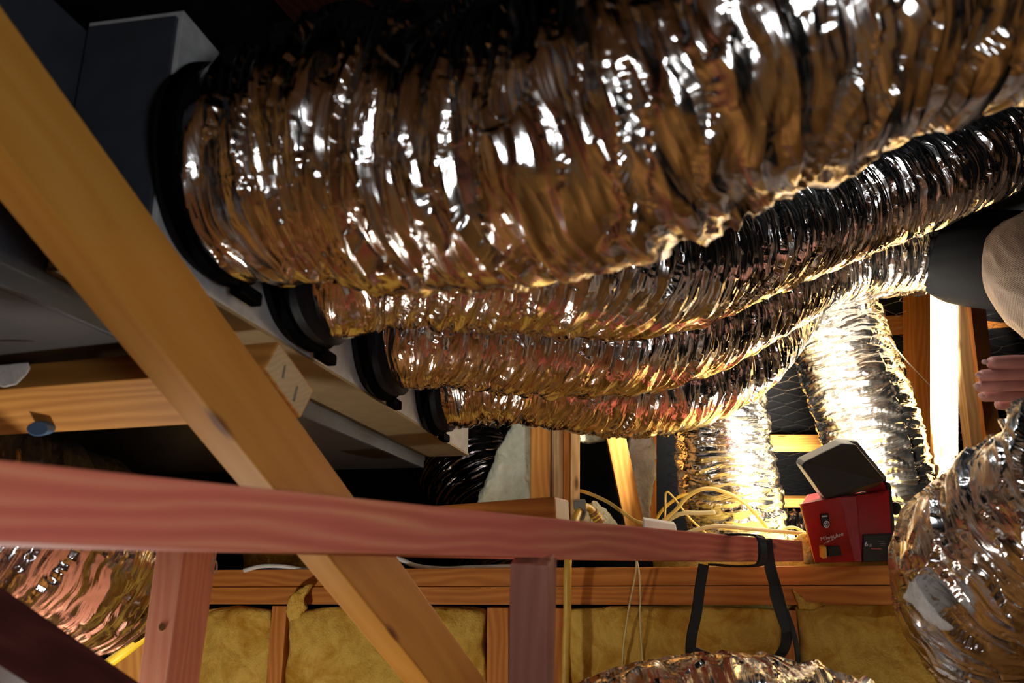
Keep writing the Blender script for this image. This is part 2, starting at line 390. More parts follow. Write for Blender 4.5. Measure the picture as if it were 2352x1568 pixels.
def grid_mesh(name, V, nu, nv, mat, parent=None, rest=None, wrap=True, smooth=True, uv=None, caps=False, origin=None):
    if origin is None: origin = V.mean(0)
    me = bpy.data.meshes.new(name)
    i, j = np.meshgrid(np.arange(nu-1), np.arange(nv if wrap else nv-1), indexing='ij')
    j2 = (j+1) % nv
    quads = np.stack([i*nv+j, i*nv+j2, (i+1)*nv+j2, (i+1)*nv+j], -1).reshape(-1, 4)
    nq = len(quads); extra = []
    if caps: extra = [np.arange(nv)[::-1], (nu-1)*nv+np.arange(nv)]
    nl = nq*4+sum(len(e) for e in extra)
    me.vertices.add(len(V)); me.vertices.foreach_set('co', (V-origin).astype(np.float32).ravel())
    me.loops.add(nl); me.polygons.add(nq+len(extra))
    me.loops.foreach_set('vertex_index', np.concatenate([quads.ravel()]+extra).astype(np.int32))
    st = np.concatenate([np.arange(nq)*4]+([nq*4+np.array([0, nv])] if caps else [])).astype(np.int32)
    me.polygons.foreach_set('loop_start', st)
    me.update(calc_edges=True); me.validate()
    me.polygons.foreach_set('use_smooth', np.full(len(me.polygons), smooth))
    if rest is not None:
        a = me.attributes.new('rest', 'FLOAT_VECTOR', 'POINT'); a.data.foreach_set('vector', rest.astype(np.float32).ravel())
    if uv is not None:
        l = me.uv_layers.new(name='UVMap'); vi = np.empty(len(me.loops), np.int32); me.loops.foreach_get('vertex_index', vi)
        l.data.foreach_set('uv', uv[vi].astype(np.float32).ravel())
    return link(name, me, mat, parent, Matrix.Translation(Vector(origin)))
def foil_disp(s, ang, r, seed, amp, pitch, slant):
    """pleats squeezed together along the duct, sharp creases running round it"""
    x = np.cos(ang)*r; y = np.sin(ang)*r; z = s+slant*ang*0.01
    o = seed*13.7
    p = np.stack([x, y, z], 1)
    w = noise3(np.stack([x*7+o, y*7, z*6], 1))*0.6
    a1 = noise3(np.stack([x*4+o, y*4+3, z/pitch+w*0.8], 1))
    a2 = noise3(np.stack([x*11+o, y*11, z/pitch*2.1+w], 1))
    t1, f1 = cell3(np.stack([x*4+o, y*4, z/pitch*0.95+w], 1))
    t2, f2 = cell3(np.stack([x*12, y*12+o, z/pitch*2.1], 1))
    h = -np.abs(a1)*1.9+0.55-np.abs(a2)*0.8+0.25+t1*1.7+t2*0.7
    wire = np.cos((s+ang*pitch*0.9/6.283)*6.283/(pitch*0.9))*0.25
    sag = noise3(np.stack([x*3, y*3+o, z*3.5], 1))
    return amp*(h+wire)+sag*amp*1.6
def duct(name, stations, mat, seed=1, amp=0.006, pitch=0.03, step=0.004, nv=260, parent=None, slant=1.0, taper=None, fn=None):
    s, c, r = path(stations, step); t, n, b = frames(c)
    nu = len(s); ang = np.linspace(0, 2*np.pi, nv, endpoint=False)
    S, A = np.meshgrid(s, ang, indexing='ij'); Rr = np.repeat(r, nv)
    S = S.ravel(); A = A.ravel()
    d = foil_disp(S, A, Rr, seed, amp, pitch, slant)
    if taper: d *= np.clip((S-taper[0])/taper[1], 0.5, 1)
    if fn is not None: d = d+fn(S, A)
    rad = Rr+d; I = np.repeat(np.arange(nu), nv)
    ax = noise3(np.stack([np.cos(A)*2+seed, np.sin(A)*2, S*20], 1))*0.006
    V = c[I]+n[I]*(np.cos(A)*rad)[:, None]+b[I]*(np.sin(A)*rad)[:, None]+t[I]*ax[:, None]
    rest = np.stack([np.cos(A)*Rr, np.sin(A)*Rr, S+seed], 1)
    return grid_mesh(name, V, nu, nv, mat, parent, rest, caps=True)
def patch(name, stations, s0, s1, a0, a1, off, mat, parent, prof=None, n=60, m=60, seed=0, rough=0.003, thick=0.0):
    """sheet or strip lying on a duct, from length s0 to s1 and angle a0 to a1"""
    s, c, r = path(stations, 0.004); t, nn, b = frames(c)
    S, A = np.meshgrid(np.linspace(0, 1, n), np.linspace(0, 1, m), indexing='ij'); S = S.ravel(); A = A.ravel()
    if prof: k, mid = prof(S); AA = a0+(a1-a0)*(mid+(A-0.5)*k)
    else: AA = a0+(a1-a0)*A
    L = s0+(s1-s0)*S
    cc = np.array([np.interp(L, s, c[:, k]) for k in range(3)]).T
    N = np.array([np.interp(L, s, nn[:, k]) for k in range(3)]).T; Bv = np.array([np.interp(L, s, b[:, k]) for k in range(3)]).T
    rr = np.interp(L, s, r)+off+noise3(np.stack([L*40, AA*6, np.full_like(L, seed)], 1))*rough
    V = cc+N*(np.cos(AA)*rr)[:, None]+Bv*(np.sin(AA)*rr)[:, None]
    rest = np.stack([np.cos(AA)*rr, np.sin(AA)*rr, L], 1)
    o = grid_mesh(name, V, n, m, mat, parent, rest, wrap=False)
    md = o.modifiers.new('thick', 'SOLIDIFY'); md.thickness = max(0.002, thick); md.offset = 1
    return o
def cable(name, pts, rad, mat, parent=None, flat=1.0, nv=12, step=0.006):
    """round or flat cable through (x, y, depth) stations"""
    s, c, r = path([(a, b, d, rad) for a, b, d in pts], step); t, n, b = frames(c)
    nu = len(s); ang = np.linspace(0, 2*np.pi, nv, endpoint=False)
    I = np.repeat(np.arange(nu), nv); A = np.tile(ang, nu)
    V = c[I]+n[I]*(np.cos(A)*rad)[:, None]+b[I]*(np.sin(A)*rad*flat)[:, None]
    return grid_mesh(name, V, nu, nv, mat, parent, caps=True)
def ribbon(name, pts, w, th, mat, parent=None, wdir=None, step=0.006):
    """webbing strap: flat band w wide and th thick through (x, y, depth) stations, its width along wdir"""
    s, c, r = path([(a, b, d, 1) for a, b, d in pts], step); t = np.gradient(c, axis=0); t /= np.linalg.norm(t, axis=1)[:, None]
    wv = np.tile(np.asarray(wdir, float), (len(c), 1)); wv -= t*(wv*t).sum(1)[:, None]; wv /= np.linalg.norm(wv, axis=1)[:, None]
    nn = np.cross(t, wv); prof = [(-1, -1), (-0.9, 1), (0.9, 1), (1, -1)]
    nu = len(c); nv = 4; V = np.concatenate([[c[i]+wv[i]*a*w/2+nn[i]*b*th/2 for a, b in prof] for i in range(nu)])
    return grid_mesh(name, V, nu, nv, mat, parent, caps=True, smooth=False)
def puff(name, outline, d, thick, mat, parent=None, tilt=(0, 0), rough=0.01, freq=20, rings=40, seed=1, edge=0.35):
    """soft lump of insulation: a closed pillow over a pixel outline"""
    o = np.array(outline, float); n = 180
    o2 = np.vstack([o, o[0]]); s = np.concatenate([[0], np.cumsum(np.linalg.norm(np.diff(o2, axis=0), axis=1))])
    ss = np.linspace(0, s[-1], n, endpoint=False); ol = np.array([np.interp(ss, s, o2[:, k]) for k in range(2)]).T
    cen = ol.mean(0); V = []
    for side in (1, -1):
        T = np.linspace(0.0, 1, rings) if side == 1 else np.linspace(1, 0.0, rings)[1:]
        for t in T:
            q = cen+(ol-cen)*max(t, 0.002)
            h = thick/2*(1-t**4)**edge if t < 1 else 0
            for x, y in q: V.append(P(x, y, d+tilt[0]*(x-cen[0])/100+tilt[1]*(y-cen[1])/100-side*h))
    V = np.array(V); nu = 2*rings-1
    pn = V*freq+seed*7.3
    V = V+np.stack([noise3(pn), noise3(pn+31), noise3(pn+57)], 1)*rough
    V = V+np.stack([noise3(pn*4), noise3(pn*4+31), noise3(pn*4+57)], 1)*rough*0.35
    return grid_mesh(name, V, nu, n, mat, parent)
def batt(name, lo, hi, mat, seed=1, rough=0.010, parent=None, top=None):
    """glass wool batt: rounded box with a lumpy face"""
    lo = np.array(lo, float); hi = np.array(hi, float); nu, nv = 120, 160
    V = []; cx = (lo+hi)/2; hx = (hi-lo)/2
    for z in np.linspace(-1, 1, nu):
        for a in np.linspace(0, 2*np.pi, nv, endpoint=False):
            ca, sa = math.cos(a), math.sin(a); k = (abs(ca)**8+abs(sa)**8)**(-1/8)
            e = (1-abs(z)**60)**0.10 if abs(z) < 1 else 0.0
            V.append((cx[0]+hx[0]*ca*k*max(e, 0.02), cx[1]+hx[1]*sa*k*max(e, 0.02), cx[2]+hx[2]*z))
    V = np.array(V); p = V*9+seed*11
    V = V+np.stack([noise3(p), noise3(p+31)*1.4, noise3(p+57)], 1)*rough
    p = V*35+seed*5; V = V+np.stack([noise3(p), noise3(p+31), noise3(p+57)], 1)*rough*0.4
    return grid_mesh(name, V, nu, nv, mat, parent, caps=True)
def text(name, s, size, origin, right, up, mat, parent, ext=0.0004, shear=0.0, bold=0.0):
    cu = bpy.data.curves.new(name, 'FONT'); cu.body = s; cu.size = size; cu.extrude = ext; cu.shear = shear; cu.offset = bold
    tmp = bpy.data.objects.new('tmp', cu); COL.objects.link(tmp)
    dg = bpy.context.evaluated_depsgraph_get(); me = bpy.data.meshes.new_from_object(tmp.evaluated_get(dg))
    bpy.data.objects.remove(tmp); r = unit(right); u = unit(up-r*(up@r)); n = np.cross(r, u)
    mw = Matrix([[r[0], u[0], n[0], origin[0]], [r[1], u[1], n[1], origin[1]], [r[2], u[2], n[2], origin[2]], [0, 0, 0, 1]])
    me.name = name
    return link(name, me, mat, parent, mw)

X, Y, Z = np.eye(3)
exec_parts = []

# ------------------------------------------------------------------ room shell
def struct(o): o['kind'] = 'structure'; return o
struct(box('floor', (-3.2, -2.2, -0.05), (3.4, 5.3, 0), M['framed_floor'], bevel=0))
def quad(name, pts, mat, th=0.03, n=None):
    p = [np.array(q, float) for q in pts]; nn = unit(np.cross(p[1]-p[0], p[2]-p[0]))*th
    return struct(mesh(name, p+[q+nn for q in p], HEX, mat))
quad('ceiling', [(-3.2, 5.3, 1.45), (3.4, 5.3, 1.45), (3.4, 0.2, 3.95), (-3.2, 0.2, 3.95)], M['underlay'])
quad('wall_back', [(-3.2, 5.25, 0), (3.4, 5.25, 0), (3.4, 5.25, 1.5), (-3.2, 5.25, 1.5)], M['underlay'])
quad('wall_left', [(-3.1, -2.2, 0), (-3.1, 4.9, 0), (-3.1, 4.9, 3.9), (-3.1, -2.2, 3.9)], M['underlay'])
quad('wall_right', [(3.3, -2.2, 0), (3.3, 4.9, 0), (3.3, 4.9, 3.9), (3.3, -2.2, 3.9)], M['underlay'])
quad('wall_front', [(-3.2, -2.1, 0), (3.4, -2.1, 0), (3.4, -2.1, 3.9), (-3.2, -2.1, 3.9)], M['framed'])

# ------------------------------------------------------------------ near timbers
tag(beam('timber_brace', P(0, 335, .648), P(988, 1568, 1.146), (.1103, .5497, .828), .09, (-.9722, .2329, -.0252), .045, M['brace_pine'], ext=(.35, .8)),
    'large orange pine brace running diagonally from the top left down behind the red beam', 'beam')
tag(beam('timber_beam', CAM+(-.8304, .8806, .224), CAM+(-.4353, .8247, .2211), (.0746, .4824, .8728), .045, (.1189, .8647, -.488), .09, M['pine'],
         ext=(.6, 0), ends=(605, 640, 722, 690), end_mat=M['end_grain']),
    'pine beam under the duct box whose pale cut end carries two dark slits', 'beam')
rb0 = P(0, 1240, .469); rb1 = P(1847, 1289, 1.905)
tag(beam('timber_beam', rb0, rb1, Z, .048, (-.8, .6, 0), .09, M['red_pine'], ext=(.25, 0), bow=(0, 0, -.004)),
    'red stained beam crossing the whole foreground, its far end beside the red lamp', 'beam')
p4 = beam('timber_post', P(384, 1568, 1.12), P(426, 1266, 1.12), (-1, 0, 0), .045, Y, .09, M['pink_pine'], ext=(1.3, .045))
tag(p4, 'pinkish post left of the wall plates, with one screw in its face', 'post')
p5 = beam('timber_post', P(1255, 1568, .92), P(1260, 1297, .92), (-1, 0, 0), .045, Y, .09, M['grey_pine'], ext=(1.3, -.001))
tag(p5, 'greyish pink post under the middle of the red beam', 'post')
tag(beam('timber_beam', P(0, 1530, .72), P(60, 1568, .735), (.12, .2, 1), .052, (0, 1, -.35), .09, M['dark_shaded_pine'], ext=(.3, .5)),  # the shade on this beam is put into its wood colour
    'beam in painted shade sloping across the bottom left corner before the silver duct', 'beam')
e0, e1 = P(900, 1222, 1.62), P(1277, 1196, 1.5)
tag(beam('timber_beam', e0, e1, Z, .046, (.1, 1, 0), .09, M['pine_deep'], ext=(.25, 0), end_mat=M['end_grain'], bevel=.005),
    'short brown beam behind the red beam, its pale chamfered end against two bright posts', 'beam')

# ------------------------------------------------------------------ the insulated wall
YW = 2.14
def top_plate(z0, z1, label):
    a = PY(395, 1350, YW); b = PY(2260, 1340, YW)
    o = beam('top_plate', (a[0], YW, ZC+z0), (b[0], YW, ZC+z0+.012), Z, z1-z0, Y, .09, M['pine_deep'])
    return tag(o, label, 'timber plate')
top_plate(-.047, -.002, 'upper of the two stacked timber plates that the red lamp stands on')
top_plate(-.0935, -.0485, 'lower of the two stacked timber plates above the yellow batts')
def stud(x0, x1, label, y0=YW):
    a = PY(x0, 1480, y0)[0]; b = PY(x1, 1480, y0)[0]
    o = beam('wall_stud', (a, y0, 0), (a, y0, ZC-.096), X, b-a, Y, .09, M['pine_deep']); tag(o, label, 'stud')
stud(618, 652, 'stud between the two yellow batts left of the brace', YW+.004)
stud(1118, 1168, 'stud just left of the greyish pink post below the plates', YW+.004)
stud(1262, 1300, 'stud behind the yellow hose below the plates', YW+.004)
stud(1800, 1836, 'stud behind the black strap buckle below the plates', YW+.004)
def wbatt(x0, x1, ytop, label, seed, yf=YW+.02):
    a = PY(x0, 1480, yf)[0]; b = PY(x1, 1480, yf)[0]; zt = PY((x0+x1)/2, ytop, yf)[2]
    tag(batt('insulation_batt', (a, yf, .3), (b, yf+.08, zt), M['batt'], seed), label, 'insulation', 'yellow batts between the wall studs')
wbatt(440, 619, 1393, 'yellow batt between the pink post and the next stud', 1)
wbatt(654, 1112, 1392, 'yellow batt behind the diagonal brace, torn at its upper corner', 2, YW+.008)
wbatt(1302, 1798, 1388, 'yellow batt between the yellow hose and the black strap', 3, YW+.008)
wbatt(1838, 2240, 1382, 'yellow batt under the lamp, right of the black strap', 4)
tag(puff('insulation_scrap', [(655, 1400), (665, 1370), (690, 1350), (718, 1338), (712, 1355), (698, 1372), (704, 1395), (690, 1420), (665, 1425)], 2.13, .03, M['batt'], rough=.004, freq=60),
    'torn pale tuft of insulation sticking up beside a stud', 'insulation')
tag(puff('insulation_scrap', [(1818, 1350), (1830, 1362), (1850, 1382), (1900, 1385), (1870, 1400), (1836, 1400), (1828, 1375)], 1.94, .02, M['batt'], rough=.003, freq=60),
    'thin yellow wisp of insulation over the lower plate right of the strap', 'insulation')
tag(puff('insulation_scrap', [(560, 1262), (720, 1262), (720, 1308), (640, 1300), (560, 1306)], 2.4, .12, M['batt'], rough=.008),
    'small yellow insulation piece above the plates at the left of the brace', 'insulation')

# ------------------------------------------------------------------ plenum box and air unit
pl = empty('duct_plenum', (-.56, 1.4, ZC+.3055), 'long galvanised duct box with four ducts leaving its face', 'duct box')
box('box_body', (-.62, .69, ZC+.306), (-.50, 2.138, ZC+.61), M['galv'], pl, .001)
box('bottom_flange', (-.62, .688, ZC+.3005), (-.4985, 2.141, ZC+.3055), M['galv_brown'], pl, .0008)
box('end_panel', (-.615, .684, ZC+.32), (-.505, .690, ZC+.60), M['panel'], pl, .001)
un = empty('air_unit', (-1.05, 1.2, ZC+.268), 'dark air handling unit behind and below the duct box', 'air unit')
box('casing', (-1.5, .1, ZC+.2885), (-.622, 2.14, ZC+.60), M['panel'], un, .002)
box('base_tray', (-1.5, .1, ZC+.268), (-.63, 2.12, ZC+.288), M['unit_black'], un, .002)
box('side_rail', (-.63, .1, ZC+.2685), (-.6225, 2.13, ZC+.300), M['panel'], un, .001)

# ------------------------------------------------------------------ the four ducts of the plenum
def spigot(px, py, d, r, parent, d_in):
    """black collar, draw strap and its tail at the face of the duct box"""
    st = [(px, py, d, r)]
    c = P(px, py, d)
    def ring(name, x0, x1, r0, r1, mat, rr=1, seed=0):
        n = 72; k = 14; V = []
        for a in np.linspace(0, 1, k):
            xx = x0+(x1-x0)*a; rad = r0+(r1-r0)*a
            for t in np.linspace(0, 2*np.pi, n, endpoint=False):
                q = rad+.0015*math.sin(a*40+seed)+.002*math.sin(5*t+seed)*rr
                V.append((xx, c[1]+math.cos(t)*q, c[2]+math.sin(t)*q))
        return grid_mesh(name, np.array(V), k, n, mat, parent, caps=True)
    ring('collar', -.4985, -.455, r*1.0, r*.97, M['black_rubber'])
    s = ring('strap', -.486, -.472, r*1.03, r*1.03, M['black_tape'], .4, 1)
    a = -1.35
    q = np.array([-.478, c[1]+math.cos(a)*r*1.05, c[2]+math.sin(a)*r*1.05])
    box('strap_tail', q-np.array([.008, -.005, .006]), q+np.array([.008, .06, .012]), M['black_tape'], parent, .004)
    return c
DU = {}
def main_duct(key, st, label, **kw):
    c = P(*st[0][:3]); e = empty('flexible_duct', c, label, 'duct'); DU[key] = (e, st)
    kw.setdefault('taper', (0.0, .07))
    duct('foil_jacket', st, kw.pop('mat', M['foil']), parent=e, **kw)
    return e
d1 = [(545, 404, dX(545, 404, -.475), .124), (630, 388, dX(630, 388, -.425), .134), (800, 352, .92, .142), (1000, 350, .88, .146), (1300, 298, .80, .146), (1600, 150, .74, .148), (1900, 0, .72, .15), (2250, -150, .72, .15), (2700, -330, .75, .15)]
e = main_duct('d1', d1, 'largest foil duct nearest the viewer, sweeping from the box to the upper right', seed=1, amp=.0076, pitch=.034, step=.003, nv=380, mat=M['foil_near'])
spigot(500, 408, dX(500, 408, -.495), .126, e, 0)
d2 = [(695, 598, 1.19, .115), (760, 585, 1.2, .128), (860, 565, 1.22, .126), (1050, 565, 1.25, .134), (1300, 582, 1.3, .136), (1500, 590, 1.45, .137), (1700, 545, 1.70, .135), (1900, 490, 1.90, .127), (2100, 415, 1.96, .125), (2352, 300, 2.05, .126), (2700, 130, 2.1, .126)]
e = main_duct('d2', d2, 'second foil duct from the viewer, passing right behind the largest one', seed=2, amp=.0055, pitch=.030, step=.0035, nv=320)
spigot(688, 594, 1.18, .134, e, 0)
d3 = [(870, 752, 1.50, .112), (930, 745, 1.51, .124), (1020, 742, 1.53, .122), (1200, 752, 1.6, .130), (1400, 765, 1.7, .132), (1550, 748, 1.82, .13), (1700, 692, 2.02, .128), (1840, 625, 2.27, .126), (1950, 592, 2.36, .125), (2050, 585, 2.42, .122), (2175, 580, 2.46, .122)]
e = main_duct('d3', d3, 'third foil duct, ending right in a wide black tape band', seed=3, amp=.0055, pitch=.030, step=.0035, nv=300)
spigot(865, 752, 1.49, .132, e, 0)
d4 = [(1003, 870, 1.86, .108), (1050, 865, 1.865, .118), (1130, 855, 1.87, .118), (1250, 862, 1.9, .122), (1400, 882, 1.95, .126), (1550, 875, 2.0, .126), (1680, 825, 2.12, .124), (1750, 755, 2.28, .124), (1795, 690, 2.42, .122), (1840, 610, 2.52, .122), (1870, 520, 2.6, .12)]
e = main_duct('d4', d4, 'lowest and farthest of the four foil ducts leaving the box', seed=4, amp=.005, pitch=.028, step=.0035, nv=300)
spigot(998, 868, 1.84, .128, e, 0)
# wide tape band and woven sleeve at the right end of the third duct
tp = [(2168, 584, 2.40, .122), (2200, 590, 2.37, .134), (2235, 594, 2.33, .140), (2330, 600, 2.24, .142)]
e3 = DU['d3'][0]
def folds(S, A): return .003*np.sin(A*17+S*30)*np.clip(.6-S*6, 0, 1)
s_, c_, r_ = path(tp, .004); t_, n_, b_ = frames(c_)
ang = np.linspace(0, 2*np.pi, 160, endpoint=False); I = np.repeat(np.arange(len(s_)), 160); A_ = np.tile(ang, len(s_))
rr_ = r_[I]+.004*np.abs(np.sin(A_*9+s_[I]*25))*np.exp(-s_[I]*14)
grid_mesh('tape_band', c_[I]+n_[I]*(np.cos(A_)*rr_)[:, None]+b_[I]*(np.sin(A_)*rr_)[:, None], len(s_), 160, M['black_tape'], e3, caps=True)
ws = [(2375, 590, 2.02, .135), (2410, 610, 1.96, .155), (2460, 640, 1.90, .165), (2540, 670, 1.84, .17), (2660, 700, 1.8, .17)]
s_, c_, r_ = path(ws, .004); t_, n_, b_ = frames(c_)
I = np.repeat(np.arange(len(s_)), 160); A_ = np.tile(ang, len(s_))
pt = np.stack([np.cos(A_)*1.6, np.sin(A_)*1.6, s_[I]*9], 1)
rr_ = r_[I]+.012*noise3(pt)-.006*np.abs(noise3(pt*2.3))
wv = grid_mesh('fabric_sleeve', c_[I]+n_[I]*(np.cos(A_)*rr_)[:, None]+b_[I]*(np.sin(A_)*rr_)[:, None], len(s_), 160, M['woven'], None, caps=True,
               uv=np.stack([s_[I], A_*.16], 1), rest=np.stack([np.cos(A_), np.sin(A_), s_[I]], 1))
tag(wv, 'shiny grey brown woven sleeve at the right edge beyond the black tape band', 'fabric sleeve')

# ------------------------------------------------------------------ other ducts
def lone_duct(st, label, mat=None, **kw):
    o = duct('flexible_duct', st, mat or M['foil'], **kw); tag(o, label, 'duct'); return o
v1 = [(1635, 760, 2.55, .145), (1645, 860, 2.52, .145), (1652, 960, 2.5, .146), (1668, 1080, 2.48, .152), (1688, 1180, 2.46, .148), (1700, 1260, 2.46, .14)]
lone_duct(v1, 'upright silver duct glowing yellow behind the tangle of cables, left of the red lamp', seed=5, amp=.0045, pitch=.030, step=.004, nv=260, slant=3)
v2 = [(1860, 600, 2.75, .14), (1905, 720, 2.62, .15), (1950, 850, 2.55, .152), (1995, 980, 2.5, .152), (2025, 1100, 2.48, .15), (2040, 1210, 2.47, .145), (2045, 1280, 2.47, .14)]
lone_duct(v2, 'brightly lit upright silver duct directly behind the red lamp', seed=6, amp=.0045, pitch=.030, step=.004, nv=260, slant=3)
d5 = [(2800, 960, .98, .135), (2560, 1100, 1.06, .135), (2400, 1205, 1.13, .137), (2285, 1315, 1.21, .138), (2275, 1400, 1.32, .137), (2360, 1520, 1.42, .135), (2500, 1640, 1.5, .135), (2650, 1760, 1.55, .13)]
e5 = empty('flexible_duct', P(2285, 1315, 1.21), 'bent silver duct filling the lower right corner, torn open to white wool', 'duct')
duct('foil_jacket', d5, M['foil'], seed=7, amp=.008, pitch=.045, step=.0028, nv=380, parent=e5, slant=2)
d6 = [(1180, 1850, 1.32, .13), (1400, 1765, 1.3, .138), (1600, 1727, 1.3, .14), (1800, 1735, 1.3, .14), (1980, 1790, 1.3, .135), (2150, 1900, 1.3, .13)]
lone_duct(d6, 'silver duct whose knobbly top just shows along the bottom edge', seed=8, amp=.008, pitch=.07, step=.004, nv=260)
d7 = [(-320, 1140, 1.12, .165), (-80, 1208, 1.2, .165), (100, 1262, 1.3, .165), (195, 1285, 1.48, .165), (240, 1292, 1.74, .165), (270, 1290, 2.0, .16), (300, 1290, 2.4, .16)]
lone_duct(d7, 'silver duct in the lower left below the red beam, beside the pinkish post', seed=9, amp=.0055, pitch=.030, step=.0035, nv=320)
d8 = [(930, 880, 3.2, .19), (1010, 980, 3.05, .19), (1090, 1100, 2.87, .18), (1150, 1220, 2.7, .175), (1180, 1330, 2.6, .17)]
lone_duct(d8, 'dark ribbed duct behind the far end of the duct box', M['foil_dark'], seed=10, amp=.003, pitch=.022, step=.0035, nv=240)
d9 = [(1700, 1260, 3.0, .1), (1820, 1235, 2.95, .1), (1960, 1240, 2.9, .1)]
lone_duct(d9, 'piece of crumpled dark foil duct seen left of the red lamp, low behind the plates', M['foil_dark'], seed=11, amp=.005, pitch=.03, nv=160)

# ------------------------------------------------------------------ timbers behind the ducts
def px_beam(name, a, b, d1, w1, d2, w2, mat, label, cat='post', **kw):
    return tag(beam(name, P(*a), P(*b), d1, w1, d2, w2, mat, **kw), label, cat)
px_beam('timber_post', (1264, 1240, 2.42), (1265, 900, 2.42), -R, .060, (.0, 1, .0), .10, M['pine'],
        'brown faced post behind the short chamfered beam, left of its paler lit side')
px_beam('timber_post', (1266, 1240, 2.44), (1267, 900, 2.44), R, .038, F, .09, M['pine_pale_lit'],  # the post's lamp-lit side face, put into a separate paler piece
        'lit side of the brown faced post, put in as a pale strip')
px_beam('timber_post', (1310, 1240, 2.38), (1311, 900, 2.38), R, .028, F+.2*R, .09, M['pine_pale_lit'],
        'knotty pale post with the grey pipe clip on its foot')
px_beam('timber_post', (1309, 1240, 2.39), (1310, 900, 2.39), -R, .019, F, .07, M['pine_deep'],  # the knotty post's shaded face, put into a separate darker piece
        'shaded side of the knotty post, put in as a narrow dark strip')
px_beam('timber_post', (1440, 1225, 2.6), (1384, 960, 2.6), R, .062, F, .05, M['pine'],
        'leaning pine post in front of a strip of white wool', ext=(.05, .05))
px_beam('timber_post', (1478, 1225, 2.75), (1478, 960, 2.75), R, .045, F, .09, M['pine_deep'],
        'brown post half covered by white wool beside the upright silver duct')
px_beam('timber_post', (2150, 1260, 2.42), (2150, 660, 2.42), R, .068, F, .035, M['pine_pale_lit'],
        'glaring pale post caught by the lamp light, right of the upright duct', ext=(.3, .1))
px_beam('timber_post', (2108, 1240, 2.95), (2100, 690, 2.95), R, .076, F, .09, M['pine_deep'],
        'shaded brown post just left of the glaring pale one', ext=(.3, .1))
px_beam('timber_block', (2110, 757, 3.0), (2148, 752, 3.0), U+.1*R, .1, F, .05, M['pine'],
        'short pine block nailed high between the shaded post and the glaring post', 'block')
px_beam('timber_post', (2290, 1220, 2.60), (2221, 640, 2.60), -R, .050, F, .05, M['pine_pale_lit'],  # lamp-lit edge of the slanting post, put into a separate paler piece
        'lit edge of the slanting post, put in as a pale board behind the glaring post', ext=(.3, .1))
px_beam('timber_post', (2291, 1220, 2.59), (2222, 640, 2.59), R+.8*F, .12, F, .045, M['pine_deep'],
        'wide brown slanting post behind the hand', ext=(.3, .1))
px_beam('timber_beam', (-80, 1485, .90), (120, 1610, .93), -U, .06, F, .04, M['pine'],
        'orange timber just peeking out under the very dark corner beam', 'beam')
px_beam('roof_batten', (1720, 1022, 3.25), (1935, 1022, 3.25), -U+.6*F, .035, U+F, .07, M['pine'],
        'batten seen between the two upright ducts, the higher of two there', 'batten', ext=(.1, .1))
px_beam('roof_batten', (1800, 1165, 3.6), (1900, 1165, 3.6), U, .04, F, .07, M['pine'],
        'batten low behind the red lamp', 'batten', ext=(.1, .1))
px_beam('roof_batten', (2000, 772, 3.1), (2420, 745, 3.1), U, .075, F, .05, M['pine_deep'],
        'long horizontal batten high behind the slanting posts', 'batten', ext=(.1, .1))
px_beam('roof_rafter', (905, 62, 1.9), (840, -10, 1.9), -R-.3*U, .17, F, .045, M['dark_shaded_pine'],
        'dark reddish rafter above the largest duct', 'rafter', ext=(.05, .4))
px_beam('roof_rafter', (925, 60, 2.0), (958, -10, 2.0), -R, .035, F, .09, M['dark_shaded_pine'],
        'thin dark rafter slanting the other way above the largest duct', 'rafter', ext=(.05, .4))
px_beam('timber_post', (262, 1700, 1.95), (262, 1420, 1.95), R, .09, F, .045, M['pine'],
        'orange pine post under the lower left duct behind the yellow hose')

# ------------------------------------------------------------------ wire netting under the roof
def netting():
    sl = math.atan2(2.5, 5.1); cw, chh = .12, .045
    vs, fs = [], []
    def to3(u, w): return np.array([u, 5.3-w*math.cos(sl), 1.45+w*math.sin(sl)])-np.array([0, math.sin(sl), math.cos(sl)])*.09
    def seg(a, b):
        a3, b3 = to3(*a), to3(*b); t = unit(b3-a3); n1 = unit(np.cross(t, [.1, .3, 1])); n2 = np.cross(t, n1); k = len(vs); r = .0009
        for p in (a3, b3):
            for q in range(3): vs.append(p+n1*math.cos(q*2.1)*r+n2*math.sin(q*2.1)*r)
        for q in range(3): fs.append((k+q, k+(q+1) % 3, k+3+(q+1) % 3, k+3+q))
    rj = random.Random(5); J = {}
    def v(i, j):
        if (i, j) not in J: J[i, j] = (rj.uniform(-.008, .008), rj.uniform(-.005, .005))
        return (.1+i*cw/2+(0 if j % 2 else 0)+J[i, j][0], .9+j*chh+(.013 if (i+j) % 2 else -.013)+J[i, j][1])
    for j in range(40):
        for i in range(34):
            seg(v(i, j), v(i+1, j))
            if (i+j) % 2 and j < 39: seg(v(i, j), v(i, j+1))
    o = mesh('wire_netting', vs, fs, M['steel'])
    return tag(o, 'thin hexagonal wire netting stretched under the black roof underlay', 'netting')
netting()

